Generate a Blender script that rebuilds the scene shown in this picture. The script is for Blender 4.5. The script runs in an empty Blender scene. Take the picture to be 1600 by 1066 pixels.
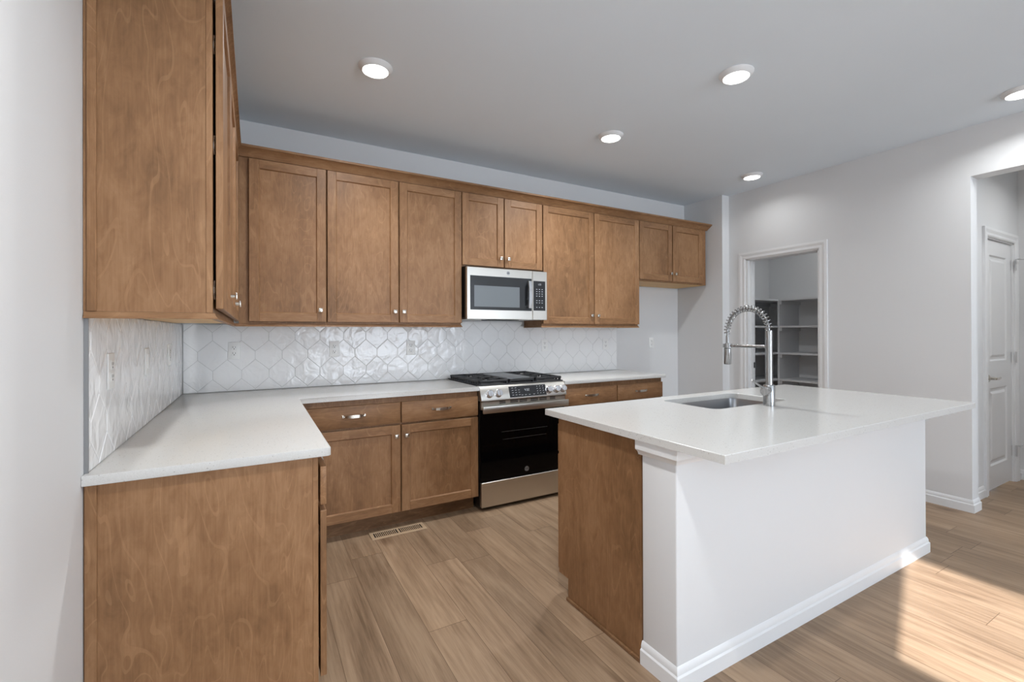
import bpy, bmesh, math, random
from mathutils import Vector, Matrix

random.seed(7)
scene = bpy.context.scene
COL = scene.collection

# ------------------------------------------------------------------ camera
CAM = Vector((0.4187, -3.6547, 1.3075))
YAW, PITCH, ROLL, FPX = 0.5138, 0.0026, -0.0033, 712.6
cd = bpy.data.cameras.new('camera')
cam = bpy.data.objects.new('camera', cd)
COL.objects.link(cam)
cd.sensor_fit = 'HORIZONTAL'
cd.sensor_width = 36.0
cd.lens = FPX / 1600 * 36.0
cd.shift_y = -(533 - 518.0) / 1600
cd.clip_start = 0.02
_f = Vector((math.sin(YAW) * math.cos(PITCH), math.cos(YAW) * math.cos(PITCH), math.sin(PITCH)))
_r = Vector((math.cos(YAW), -math.sin(YAW), 0))
_u = _r.cross(_f)
_rx = _r * math.cos(ROLL) + _u * math.sin(ROLL)
_uy = -_r * math.sin(ROLL) + _u * math.cos(ROLL)
cam.matrix_world = Matrix(((_rx.x, _uy.x, -_f.x, CAM.x), (_rx.y, _uy.y, -_f.y, CAM.y),
                           (_rx.z, _uy.z, -_f.z, CAM.z), (0, 0, 0, 1)))
scene.camera = cam

# ------------------------------------------------------------------ view + world + sun
vs = scene.view_settings
vs.view_transform = 'Standard'
vs.look = 'None'
vs.gamma = 1.0
vs.use_curve_mapping = False
vs.exposure = 0.06

world = bpy.data.worlds.new('sky')
scene.world = world
world.use_nodes = True
bg = world.node_tree.nodes['Background']
bg.inputs['Color'].default_value = (0.84, 0.94, 1.06, 1)
bg.inputs['Strength'].default_value = 10.5

SUN_DIR = Vector((0.9475, 0.3196, -0.551)).normalized()
sd = bpy.data.lights.new('sun', 'SUN')
sd.energy = 15.0
sd.angle = math.radians(0.7)
sd.color = (0.98, 0.99, 1.02)
so = bpy.data.objects.new('sun', sd)
COL.objects.link(so)
so.rotation_euler = SUN_DIR.to_track_quat('-Z', 'Y').to_euler()
so.location = (-6, -7, 6)

DOWNLIGHT_W = 12.0
ZC = 2.783


def portal(name, loc, rot, sx, sy):
    ld = bpy.data.lights.new(name, 'AREA')
    ld.shape = 'RECTANGLE'
    ld.size, ld.size_y = sx, sy
    ld.cycles.is_portal = True
    o = bpy.data.objects.new(name, ld)
    COL.objects.link(o)
    o.location = loc
    o.rotation_euler = rot
    return o


# ------------------------------------------------------------------ material helpers
class NT:
    def __init__(s, name):
        s.m = bpy.data.materials.new(name)
        s.m.use_nodes = True
        s.t = s.m.node_tree
        s.b = s.t.nodes['Principled BSDF']

    def n(s, typ, **kw):
        nd = s.t.nodes.new(typ)
        for k, v in kw.items():
            setattr(nd, k, v)
        return nd

    def link(s, a, b):
        s.t.links.new(a, b)

    def set(s, **kw):
        for k, v in kw.items():
            s.b.inputs[k.replace('_', ' ')].default_value = v

    def math(s, op, a, b=None, c=None):
        nd = s.n('ShaderNodeMath', operation=op)
        for i, v in enumerate((a, b, c)):
            if v is None:
                continue
            if isinstance(v, (int, float)):
                nd.inputs[i].default_value = v
            else:
                s.link(v, nd.inputs[i])
        return nd.outputs[0]

    def noise(s, vec, scale, detail=3, rough=0.5, dist=0.0):
        nd = s.n('ShaderNodeTexNoise')
        nd.inputs['Scale'].default_value = scale
        nd.inputs['Detail'].default_value = detail
        nd.inputs['Roughness'].default_value = rough
        nd.inputs['Distortion'].default_value = dist
        if vec is not None:
            s.link(vec, nd.inputs['Vector'])
        return nd.outputs['Fac']

    def mapping(s, vec, scale=(1, 1, 1), loc=(0, 0, 0)):
        nd = s.n('ShaderNodeMapping')
        nd.inputs['Scale'].default_value = scale
        nd.inputs['Location'].default_value = loc
        s.link(vec, nd.inputs['Vector'])
        return nd.outputs['Vector']

    def ramp(s, fac, stops):
        nd = s.n('ShaderNodeValToRGB')
        el = nd.color_ramp.elements
        el[0].position, el[0].color = stops[0][0], (*stops[0][1], 1)
        el[1].position, el[1].color = stops[-1][0], (*stops[-1][1], 1)
        for p, c in stops[1:-1]:
            e = el.new(p)
            e.color = (*c, 1)
        s.link(fac, nd.inputs[0])
        return nd.outputs[0]

    def mix(s, fac, a, b, mode='MIX'):
        nd = s.n('ShaderNodeMix', data_type='RGBA', blend_type=mode)
        for i, v in ((0, fac), (6, a), (7, b)):
            if isinstance(v, (int, float)):
                nd.inputs[i].default_value = v
            elif isinstance(v, tuple):
                nd.inputs[i].default_value = (*v, 1) if len(v) == 3 else v
            else:
                s.link(v, nd.inputs[i])
        return nd.outputs[2]

    def bump(s, h, strength, dist=0.001):
        nd = s.n('ShaderNodeBump')
        nd.inputs['Strength'].default_value = strength
        nd.inputs['Distance'].default_value = dist
        s.link(h, nd.inputs['Height'])
        s.link(nd.outputs[0], s.b.inputs['Normal'])


def lin(*rgb):
    return tuple((c / 255 / 12.92 if c / 255 <= 0.04045 else ((c / 255 + 0.055) / 1.055) ** 2.4) for c in rgb)


def flat(name, rgb, rough=0.5, metal=0.0, spec=0.5):
    t = NT(name)
    t.set(Base_Color=(*lin(*rgb), 1), Roughness=rough, Metallic=metal)
    t.b.inputs['Specular IOR Level'].default_value = spec
    return t.m


def paint(name, rgb, rough=0.55, bscale=260, bstr=0.25, spec=0.3):
    t = NT(name)
    co = t.n('ShaderNodeTexCoord').outputs['Object']
    v = t.noise(co, 1.3, 2)
    c = lin(*rgb)
    t.link(t.mix(v, tuple(x * 0.97 for x in c), tuple(min(1, x * 1.02) for x in c)), t.b.inputs['Base Color'])
    t.set(Roughness=rough)
    t.b.inputs['Specular IOR Level'].default_value = spec
    if bstr:
        t.bump(t.noise(co, bscale, 3), bstr, 0.0008)
    return t.m


def wood(name, axis, dark=1.0, cols=None):
    """stained maple, grain running along the given object axis"""
    t = NT(name)
    tc = t.n('ShaderNodeTexCoord').outputs['Object']
    oi = t.n('ShaderNodeObjectInfo')
    add = t.n('ShaderNodeVectorMath', operation='ADD')
    sc = t.n('ShaderNodeVectorMath', operation='SCALE')
    comb = t.n('ShaderNodeCombineXYZ')
    for i in range(3):
        t.link(oi.outputs['Random'], comb.inputs[i])
    t.link(comb.outputs[0], sc.inputs[0])
    sc.inputs['Scale'].default_value = 9.7
    t.link(tc, add.inputs[0])
    t.link(sc.outputs[0], add.inputs[1])
    co = add.outputs[0]
    k = {'X': 0, 'Y': 1, 'Z': 2}[axis]

    def scl(a, b):
        v = [a, a, a]
        v[k] = b
        return tuple(v)
    blotch = t.noise(t.mapping(co, scl(3.2, 1.3)), 1.0, 4, 0.6, 0.4)
    mott = t.noise(t.mapping(co, scl(26, 12)), 1.0, 4, 0.62, 0.8)
    grain = t.noise(t.mapping(co, scl(160, 7)), 1.0, 3, 0.6)
    c1, c2, c3 = lin(104, 74, 48), lin(143, 105, 72), lin(172, 133, 97)
    if cols:
        c1, c2, c3 = cols
    f = t.math('ADD', t.math('MULTIPLY', blotch, 0.50), t.math('ADD', t.math('MULTIPLY', mott, 0.30), t.math('MULTIPLY', grain, 0.20)))
    base = t.ramp(f, [(0.30, tuple(x * dark for x in c1)), (0.5, tuple(x * dark for x in c2)), (0.70, tuple(x * dark for x in c3))])
    # thin cathedral figure lines
    fig = t.noise(t.mapping(co, scl(5.0, 1.0)), 1.0, 2, 0.55, 0.9)
    fr = t.math('FRACT', t.math('MULTIPLY', fig, 13.0))
    lineish = t.math('GREATER_THAN', fr, 0.90)
    msk = t.math('MULTIPLY', lineish, t.math('MULTIPLY', t.noise(t.mapping(co, scl(30, 18)), 1.0, 2), 0.26))
    col = t.mix(msk, base, tuple(min(1, x * 1.45) for x in c3))
    per = t.math('ADD', 0.93, t.math('MULTIPLY', oi.outputs['Random'], 0.14))
    hsv = t.n('ShaderNodeHueSaturation')
    t.link(per, hsv.inputs['Value'])
    t.link(col, hsv.inputs['Color'])
    t.link(hsv.outputs[0], t.b.inputs['Base Color'])
    t.set(Roughness=0.45)
    t.b.inputs['Specular IOR Level'].default_value = 0.32
    t.bump(grain, 0.06, 0.0006)
    return t.m


def quartz():
    t = NT('white_quartz')
    co = t.n('ShaderNodeTexCoord').outputs['Object']
    vo = t.n('ShaderNodeTexVoronoi')
    vo.inputs['Scale'].default_value = 95
    t.link(co, vo.inputs['Vector'])
    sp = t.math('MULTIPLY', t.math('LESS_THAN', vo.outputs['Distance'], 0.22), t.math('GREATER_THAN', t.noise(co, 60, 1), 0.54))
    fine = t.noise(co, 420, 2)
    c = t.mix(fine, lin(196, 194, 190), lin(222, 221, 218))
    c = t.mix(t.math('MULTIPLY', sp, 0.55), c, lin(162, 158, 152))
    t.link(c, t.b.inputs['Base Color'])
    t.set(Roughness=0.16)
    t.b.inputs['Specular IOR Level'].default_value = 0.5
    return t.m


def floor_mat():
    t = NT('oak_plank_floor')
    co = t.n('ShaderNodeTexCoord').outputs['Object']
    sep = t.n('ShaderNodeSeparateXYZ')
    t.link(co, sep.inputs[0])
    W, L = 0.1807, 1.22
    xs = t.math('DIVIDE', t.math('SUBTRACT', sep.outputs[0], 0.717), W)
    row = t.math('FLOOR', xs)
    fx = t.math('FRACT', xs)
    wn = t.n('ShaderNodeTexWhiteNoise', noise_dimensions='1D')
    t.link(row, wn.inputs['W'])
    ys = t.math('ADD', t.math('DIVIDE', sep.outputs[1], L), t.math('MULTIPLY', wn.outputs['Value'], 5.0))
    cell = t.math('FLOOR', ys)
    fy = t.math('FRACT', ys)
    cmb = t.n('ShaderNodeCombineXYZ')
    t.link(row, cmb.inputs[0])
    t.link(cell, cmb.inputs[1])
    w2 = t.n('ShaderNodeTexWhiteNoise', noise_dimensions='3D')
    t.link(cmb.outputs[0], w2.inputs['Vector'])
    off = t.n('ShaderNodeVectorMath', operation='SCALE')
    t.link(w2.outputs['Color'], off.inputs[0])
    off.inputs['Scale'].default_value = 31.0
    ad = t.n('ShaderNodeVectorMath', operation='ADD')
    t.link(co, ad.inputs[0])
    t.link(off.outputs[0], ad.inputs[1])
    v = ad.outputs[0]
    broad = t.noise(t.mapping(v, (7, 1.1, 1)), 1.0, 4, 0.55, 1.2)
    grain = t.noise(t.mapping(v, (55, 2.2, 1)), 1.0, 4, 0.62, 0.4)
    fine = t.noise(t.mapping(v, (230, 9, 1)), 1.0, 2, 0.5)
    f = t.math('ADD', t.math('MULTIPLY', broad, 0.5), t.math('ADD', t.math('MULTIPLY', grain, 0.36), t.math('MULTIPLY', fine, 0.14)))
    col = t.ramp(f, [(0.30, lin(106, 84, 64)), (0.44, lin(140, 115, 91)), (0.56, lin(160, 134, 108)), (0.72, lin(178, 153, 126))])
    # knots
    vo = t.n('ShaderNodeTexVoronoi')
    t.link(t.mapping(v, (2.6, 1.05, 1)), vo.inputs['Vector'])
    vo.inputs['Scale'].default_value = 1.0
    kn = t.ramp(t.math('ADD', vo.outputs['Distance'], t.math('MULTIPLY', t.math('SUBTRACT', grain, 0.5), 0.10)), [(0.03, (1, 1, 1)), (0.13, (0, 0, 0))])
    kn = t.math('MULTIPLY', kn, 0.9)
    col = t.mix(kn, col, lin(84, 58, 38))
    tone = t.math('ADD', 0.86, t.math('MULTIPLY', w2.outputs['Value'], 0.24))
    hsv = t.n('ShaderNodeHueSaturation')
    t.link(tone, hsv.inputs['Value'])
    t.link(col, hsv.inputs['Color'])
    # joints
    jx = t.math('LESS_THAN', t.math('MINIMUM', fx, t.math('SUBTRACT', 1.0, fx)), 0.0065)
    jy = t.math('LESS_THAN', t.math('MINIMUM', fy, t.math('SUBTRACT', 1.0, fy)), 0.0011)
    j = t.math('MULTIPLY', t.math('MAXIMUM', jx, jy), 0.75)
    t.link(t.mix(j, hsv.outputs[0], lin(84, 62, 44)), t.b.inputs['Base Color'])
    t.set(Roughness=0.42)
    t.b.inputs['Specular IOR Level'].default_value = 0.38
    t.bump(t.math('SUBTRACT', grain, t.math('MULTIPLY', j, 2.0)), 0.12, 0.0008)
    return t.m


def steel(name, rgb=(198, 196, 192), rough=0.3, axis='X'):
    t = NT(name)
    co = t.n('ShaderNodeTexCoord').outputs['Object']
    s = {'X': (2, 700, 700), 'Z': (700, 700, 2), 'Y': (700, 2, 700)}[axis]
    n = t.noise(t.mapping(co, s), 1.0, 2)
    t.set(Base_Color=(*lin(*rgb), 1), Metallic=1.0)
    t.link(t.math('ADD', rough - 0.06, t.math('MULTIPLY', n, 0.12)), t.b.inputs['Roughness'])
    t.b.inputs['Anisotropic'].default_value = 0.5
    return t.m


def tile_mat():
    t = NT('glazed_white_tile')
    co = t.n('ShaderNodeTexCoord').outputs['Object']
    t.set(Base_Color=(*lin(238, 238, 238), 1), Roughness=0.16)
    t.b.inputs['Specular IOR Level'].default_value = 0.42
    t.bump(t.noise(co, 11, 2, 0.5, 0.6), 0.5, 0.014)
    return t.m


def emit(name, rgb, strength):
    t = NT(name)
    t.set(Base_Color=(1, 1, 1, 1))
    t.b.inputs['Emission Color'].default_value = (*lin(*rgb), 1)
    t.b.inputs['Emission Strength'].default_value = strength
    return t.m


M = dict(
    wall=paint('wall_paint', (221, 221, 221), 0.6, 240, 0.22),
    ceil=paint('ceiling_paint', (228, 236, 243), 0.8, 180, 0.35),
    trim=paint('trim_paint', (228, 228, 228), 0.35, 300, 0.0, 0.45),
    doorp=paint('door_paint', (228, 228, 228), 0.4, 300, 0.0, 0.4),
    shelf=paint('shelf_paint', (214, 215, 217), 0.45, 300, 0.0, 0.35),
    wz=wood('maple_upright', 'Z'), wx=wood('maple_along', 'X'), wy=wood('maple_across', 'Y'),
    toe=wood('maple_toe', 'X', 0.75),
    raw=wood('raw_maple', 'X', 1.0, (lin(214, 168, 104), lin(228, 184, 120), lin(238, 198, 138))),
    quartz=quartz(), floor=floor_mat(), tile=tile_mat(),
    grout=flat('grout', (196, 196, 194), 0.9),
    edge=flat('tile_edge_metal', (150, 151, 152), 0.4, 0.6),
    steel=steel('brushed_steel', (206, 202, 195), 0.33, 'X'),
    steelz=steel('brushed_steel_upright', (168, 168, 168), 0.27, 'Z'),
    steely=flat('sink_steel', (158, 159, 161), 0.33, 1.0),
    chrome=flat('bright_chrome', (226, 228, 232), 0.22, 1.0),
    nickel=flat('satin_nickel', (206, 200, 190), 0.24, 1.0),
    hinge=flat('hinge_nickel', (205, 205, 205), 0.45, 0.8),
    black=flat('black_enamel', (14, 14, 15), 0.35),
    glass=flat('black_oven_glass', (5, 5, 6), 0.05, 0.0, 0.15),
    window=flat('dark_window_glass', (46, 48, 50), 0.12),
    mesh=flat('window_mesh_grey', (112, 118, 122), 0.25),
    panel=flat('control_panel_glass', (40, 41, 44), 0.18),
    iron=flat('cast_iron', (38, 38, 40), 0.55),
    griddle=flat('griddle_plate', (128, 130, 132), 0.4, 0.7),
    plate=flat('outlet_plastic', (238, 238, 236), 0.35),
    dark=flat('dark_slot', (30, 30, 30), 0.6),
    gap=flat('shadow_gap', (18, 13, 10), 0.8),
    print_=flat('panel_print', (196, 200, 204), 0.5),
    logo=flat('badge_silver', (150, 152, 155), 0.35, 0.6),
    vent=flat('vent_tan', (186, 160, 130), 0.45),
    lens=emit('downlight_lens', (255, 252, 246), 9.0),
    frame=flat('window_vinyl', (240, 240, 240), 0.4),
)


# ------------------------------------------------------------------ mesh builder
class Fr:
    """local frame: u along the width, v out of the wall, w up"""
    def __init__(s, o, u, v):
        s.o, s.u, s.v = Vector(o), Vector(u), Vector(v)

    def __call__(s, u, v, w):
        return s.o + s.u * u + s.v * v + Vector((0, 0, w))


WORLD = Fr((0, 0, 0), (1, 0, 0), (0, 1, 0))
BACK = Fr((0, 0, 0), (1, 0, 0), (0, -1, 0))       # against the back wall, facing the camera
LEFT = Fr((0, 0, 0), (0, 1, 0), (1, 0, 0))        # against the left wall


class MB:
    def __init__(s, fr=WORLD):
        s.bm = bmesh.new()
        s.fr = fr

    def _mi(s, faces, mi):
        for f in faces:
            f.material_index = mi

    def box(s, u0, u1, v0, v1, w0, w1, bev=0.0, mi=0, seg=1):
        vs = [s.bm.verts.new(s.fr(u, v, w)) for w in (w0, w1) for v in (v0, v1) for u in (u0, u1)]
        q = [(0, 1, 3, 2), (4, 6, 7, 5), (0, 4, 5, 1), (2, 3, 7, 6), (0, 2, 6, 4), (1, 5, 7, 3)]
        fs = [s.bm.faces.new([vs[i] for i in k]) for k in q]
        s._mi(fs, mi)
        if bev > 0:
            es = list({e for f in fs for e in f.edges})
            r = bmesh.ops.bevel(s.bm, geom=es, offset=bev, segments=seg, affect='EDGES', profile=0.5)
            s._mi(r['faces'], mi)
        return s

    def quad(s, pts, mi=0):
        f = s.bm.faces.new([s.bm.verts.new(s.fr(*p)) for p in pts])
        f.material_index = mi
        return s

    def prism(s, poly, w0, w1, mi=0, bev=0.0, axis='w'):
        """extrude a polygon; axis says which local axis is the extrusion"""
        def P(a, b, c):
            return {'w': s.fr(a, b, c), 'u': s.fr(c, a, b), 'v': s.fr(a, c, b)}[axis]
        lo = [s.bm.verts.new(P(a, b, w0)) for a, b in poly]
        hi = [s.bm.verts.new(P(a, b, w1)) for a, b in poly]
        n = len(poly)
        fs = [s.bm.faces.new(lo), s.bm.faces.new(hi)]
        for i in range(n):
            fs.append(s.bm.faces.new((lo[i], lo[(i + 1) % n], hi[(i + 1) % n], hi[i])))
        s._mi(fs, mi)
        if bev:
            es = list({e for f in fs[:2] for e in f.edges})
            r = bmesh.ops.bevel(s.bm, geom=es, offset=bev, segments=2, affect='EDGES', profile=0.5)
            s._mi(r['faces'], mi)
        return s

    def tube(s, pts, r, seg=12, mi=0, caps=True):
        pts = [Vector(s.fr(*p)) for p in pts]
        rr = r if isinstance(r, (list, tuple)) else [r] * len(pts)
        rings = []
        up = None
        for i, p in enumerate(pts):
            d = (pts[min(i + 1, len(pts) - 1)] - pts[max(i - 1, 0)])
            if d.length < 1e-9:
                d = pts[-1] - pts[0]
            d.normalize()
            if up is None:
                up = Vector((0, 0, 1)) if abs(d.z) < 0.9 else Vector((1, 0, 0))
            a = (up - d * up.dot(d)).normalized()
            up = a
            b = d.cross(a)
            rings.append([s.bm.verts.new(p + (a * math.cos(t) + b * math.sin(t)) * rr[i])
                          for t in [2 * math.pi * k / seg for k in range(seg)]])
        fs = []
        for i in range(len(rings) - 1):
            for k in range(seg):
                fs.append(s.bm.faces.new((rings[i][k], rings[i][(k + 1) % seg], rings[i + 1][(k + 1) % seg], rings[i + 1][k])))
        if caps:
            fs.append(s.bm.faces.new(rings[0]))
            fs.append(s.bm.faces.new(rings[-1]))
        s._mi(fs, mi)
        return s

    def lathe(s, c, axis, prof, seg=24, mi=0):
        """revolve (radius, height) pairs around axis through world point c"""
        c, ax = Vector(c), Vector(axis).normalized()
        a = ax.orthogonal().normalized()
        b = ax.cross(a)
        rings = []
        for r, h in prof:
            if r < 1e-6:
                rings.append([s.bm.verts.new(c + ax * h)])
            else:
                rings.append([s.bm.verts.new(c + ax * h + (a * math.cos(t) + b * math.sin(t)) * r)
                              for t in [2 * math.pi * k / seg for k in range(seg)]])
        fs = []
        for i in range(len(rings) - 1):
            A, B = rings[i], rings[i + 1]
            for k in range(seg):
                k2 = (k + 1) % seg
                if len(A) == 1 and len(B) == 1:
                    continue
                if len(A) == 1:
                    fs.append(s.bm.faces.new((A[0], B[k], B[k2])))
                elif len(B) == 1:
                    fs.append(s.bm.faces.new((A[k], A[k2], B[0])))
                else:
                    fs.append(s.bm.faces.new((A[k], A[k2], B[k2], B[k])))
        s._mi(fs, mi)
        return s

    def build(s, name, mats, parent=None, smooth=True, recalc=True, origin=None):
        if recalc:
            bmesh.ops.recalc_face_normals(s.bm, faces=s.bm.faces)
        org = Vector((0, 0, 0))
        if parent is not None:
            org = Vector(parent['_o']) if '_o' in parent.keys() else ORG[parent]
        elif origin is not None:
            org = Vector(origin)
        if org.length:
            bmesh.ops.translate(s.bm, verts=s.bm.verts, vec=-org)
        me = bpy.data.meshes.new(name)
        s.bm.to_mesh(me)
        s.bm.free()
        for m in (mats if isinstance(mats, (list, tuple)) else [mats]):
            me.materials.append(m)
        if smooth:
            me.polygons.foreach_set('use_smooth', [True] * len(me.polygons))
            me.set_sharp_from_angle(angle=math.radians(32))
        o = bpy.data.objects.new(name, me)
        COL.objects.link(o)
        if parent is not None:
            o.parent = parent
            ORG[o] = org
        elif origin is not None:
            o.location = org
            ORG[o] = org
        else:
            ORG[o] = org
        return o


ORG = {}


def tag(o, label=None, cat=None, group=None, kind=None):
    for k, v in (('label', label), ('category', cat), ('group', group), ('kind', kind)):
        if v:
            o[k] = v
    return o


def thing(name, label, cat, loc, group=None):
    o = bpy.data.objects.new(name, None)
    o.empty_display_size = 0.1
    COL.objects.link(o)
    o.location = loc
    ORG[o] = Vector(loc)
    return tag(o, label, cat, group)


def struct(name, mb, mats, smooth=False):
    o = mb.build(name, mats, smooth=smooth)
    o['kind'] = 'structure'
    return o


def copy_tree(o, parent=None):
    c = o.copy()
    COL.objects.link(c)
    if parent is not None:
        c.parent = parent
    for ch in list(o.children):
        copy_tree(ch, c)
    return c


def text_mesh(body, size, fr, u, v, w, depth=0.0006):
    """letters as a mesh, centred at (u, w) on plane v of the frame"""
    cu = bpy.data.curves.new('lettering', 'FONT')
    cu.body = body
    cu.size = size
    cu.align_x = 'CENTER'
    cu.align_y = 'CENTER'
    cu.extrude = depth
    o = bpy.data.objects.new('lettering', cu)
    COL.objects.link(o)
    bpy.context.view_layer.update()
    dg = bpy.context.evaluated_depsgraph_get()
    me = bpy.data.meshes.new_from_object(o.evaluated_get(dg))
    bpy.data.objects.remove(o)
    mb = MB(fr)
    mb.bm.from_mesh(me)
    for vt in mb.bm.verts:
        vt.co = fr(u + vt.co.x, v + vt.co.z, w + vt.co.y)
    return mb


# ================================================================== SETTING
XN = 4.80     # alcove side wall
XP = 4.915    # pantry wall face
YE = -2.42    # near end of the pantry wall
YSTUB = -0.498
YREAR = -9.0
XR = 6.6

# floor
mb = MB()
mb.box(-0.2, 7.0, YREAR - 0.2, 0.4, -0.06, 0.0)
struct('floor', mb, M['floor'])
# ceiling
mb = MB()
mb.box(-0.2, 7.0, YREAR - 0.2, 0.4, ZC, ZC + 0.1)
struct('ceiling', mb, M['ceil'])
# left wall with a window opening beside the camera
WY0, WY1, WZ0, WZ1 = -4.42, -3.72, 0.62, 2.25
mb = MB()
mb.box(-0.16, 0, WY1, 0.0, 0, ZC)
mb.box(-0.16, 0, YREAR, WY0, 0, ZC)
mb.box(-0.16, 0, WY0, WY1, 0, WZ0)
mb.box(-0.16, 0, WY0, WY1, WZ1, ZC)
struct('wall_left', mb, M['wall'])
# added unseen block outside that window, holding back part of its sky light
mb = MB()
mb.box(-6.6, -6.0, -14, 4, -0.5, 3.85)
struct('wall_sky_block', mb, flat('sky_block_grey', (120, 116, 110), 0.8))
# its window: outer frame and meeting rail
mb = MB()
fx0, fx1 = -0.13, -0.07
mb.box(fx0, fx1, WY0, WY1, WZ0, WZ0 + 0.04)
mb.box(fx0, fx1, WY0, WY1, WZ1 - 0.015, WZ1)
mb.box(fx0, fx1, WY0, WY0 + 0.04, WZ0, WZ1)
mb.box(fx0, fx1, WY1 - 0.015, WY1, WZ0, WZ1)
mb.box(fx0, fx1, WY0, WY1, 1.520, 1.585)
struct('window_1', mb, M['frame'])
# back wall, with the shallow recess of the fridge alcove
ZF = 1.875
mb = MB()
mb.box(-0.16, 3.745, 0, 0.3, 0, ZC)
mb.box(3.745, XN + 0.2, 0, 0.3, ZF, ZC)
mb.box(3.745, XN + 0.2, 0.1, 0.3, 0, ZF)
struct('wall_back', mb, M['wall'])
# alcove side wall
mb = MB()
mb.box(XN, XP + 0.12, YSTUB, 0.1, 0, ZC)
struct('wall_alcove', mb, M['wall'])
# pantry wall with the doorway
DY0, DY1, DZ = -1.405, -0.700, 2.065
mb = MB()
mb.box(XP, XP + 0.12, DY1, YSTUB, 0, ZC)
mb.box(XP, XP + 0.12, YE, DY0, 0, ZC)
mb.box(XP, XP + 0.12, DY0, DY1, DZ, ZC)
struct('wall_pantry', mb, M['wall'])
# header above the hall opening and the rest of the right wall
mb = MB()
mb.box(XP, XP + 0.14, -3.75, YE, 2.424, ZC)
mb.box(XP, XP + 0.14, YREAR, -3.75, 0, ZC)
struct('wall_right', mb, M['wall'])
# pantry inside walls
mb = MB()
mb.box(XP + 0.12, 6.0, -0.36, -0.26, 0, ZC)
struct('wall_pantry_north', mb, M['wall'])
mb = MB()
mb.box(5.87, 5.97, -2.22, -0.36, 0, ZC)
struct('wall_pantry_east', mb, M['wall'])
# hall wall holding the closet door: faces the camera
HY = -2.345
HX0, HX1 = 5.50, 6.165
HZ = 2.065
mb = MB()
mb.box(XP + 0.12, HX0, HY, HY + 0.12, 0, ZC)
mb.box(HX1, 6.6, HY, HY + 0.12, 0, ZC)
mb.box(HX0, HX1, HY, HY + 0.12, HZ, ZC)
struct('wall_hall', mb, M['wall'])
mb = MB()
mb.box(6.30, 6.42, -3.87, HY, 0, ZC)
mb.box(XP + 0.14, 6.42, -3.99, -3.87, 0, ZC)
struct('wall_hall_east', mb, M['wall'])
# rear wall behind the camera with wide glazed openings
mb = MB()
RX = [(2.2, 4.75, 0.05, 2.5)]
xs = 0.0
for x0, x1, z0, z1 in RX:
    mb.box(xs, x0, YREAR - 0.16, YREAR, 0, ZC)
    mb.box(x0, x1, YREAR - 0.16, YREAR, 0, z0)
    mb.box(x0, x1, YREAR - 0.16, YREAR, z1, ZC)
    xs = x1
mb.box(xs, 6.6, YREAR - 0.16, YREAR, 0, ZC)
struct('wall_rear', mb, M['wall'])
for i, (x0, x1, z0, z1) in enumerate(RX):
    mb = MB()
    a, b = YREAR - 0.11, YREAR - 0.05
    mb.box(x0, x1, a, b, z0, z0 + 0.05)
    mb.box(x0, x1, a, b, z1 - 0.05, z1)
    mb.box(x0, x0 + 0.05, a, b, z0, z1)
    mb.box(x1 - 0.05, x1, a, b, z0, z1)
    mb.box((x0 + x1) / 2 - 0.04, (x0 + x1) / 2 + 0.04, a, b, z0, z1)
    struct('window_%d' % (i + 2), mb, M['frame'])
    portal('portal_rear', ((x0 + x1) / 2, YREAR - 0.17, (z0 + z1) / 2), (math.radians(90), 0, 0), x1 - x0, z1 - z0)
portal('portal_left', (-0.17, (WY0 + WY1) / 2, (WZ0 + WZ1) / 2), (math.radians(90), 0, math.radians(-90)), WY1 - WY0, WZ1 - WZ0)

# ---- baseboards (profiled board: flat with an eased top)
BB = [(0, 0), (0.014, 0), (0.014, 0.056), (0.0085, 0.062), (0.0085, 0.070), (0.007, 0.078), (0.003, 0.087), (0, 0.09)]


def baseboard(name, runs):
    mb = MB()
    for fr, a, b in runs:
        mb.fr = fr
        mb.prism(BB, a, b, axis='u')
    return struct(name, mb, M['trim'])


PANTRYF = Fr((XP, 0, 0), (0, -1, 0), (-1, 0, 0))
mb = MB()
rings = [[mb.bm.verts.new(p(v, w)) for v, w in BB] for p in (
    lambda v, w: Vector((XP - v, -1.48, w)), lambda v, w: Vector((XP - v, YE - v, w)),
    lambda v, w: Vector((XP + 0.12 + v, YE - v, w)), lambda v, w: Vector((XP + 0.12 + v, HY - 0.001, w)))]
for A, B in zip(rings, rings[1:]):
    for k in range(len(BB)):
        mb.bm.faces.new((A[k], A[(k + 1) % len(BB)], B[(k + 1) % len(BB)], B[k]))
mb.bm.faces.new(rings[0])
mb.bm.faces.new(rings[-1])
struct('baseboard_pantry', mb, M['trim'])
baseboard('baseboard_hall', [(Fr((0, HY, 0), (1, 0, 0), (0, -1, 0)), XP + 0.136, HX0 - 0.075),
                             (Fr((0, HY, 0), (1, 0, 0), (0, -1, 0)), HX1 + 0.075, 6.3),
                             (Fr((6.30, 0, 0), (0, -1, 0), (-1, 0, 0)), -HY, 3.86)])
baseboard('baseboard_alcove', [(Fr((XN, 0, 0), (0, -1, 0), (-1, 0, 0)), -0.1, 0.51),
                               (Fr((0, 0.1, 0), (1, 0, 0), (0, -1, 0)), 3.78, XN)])
baseboard('baseboard_left', [(LEFT, -3.6, -1.98)])


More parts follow.
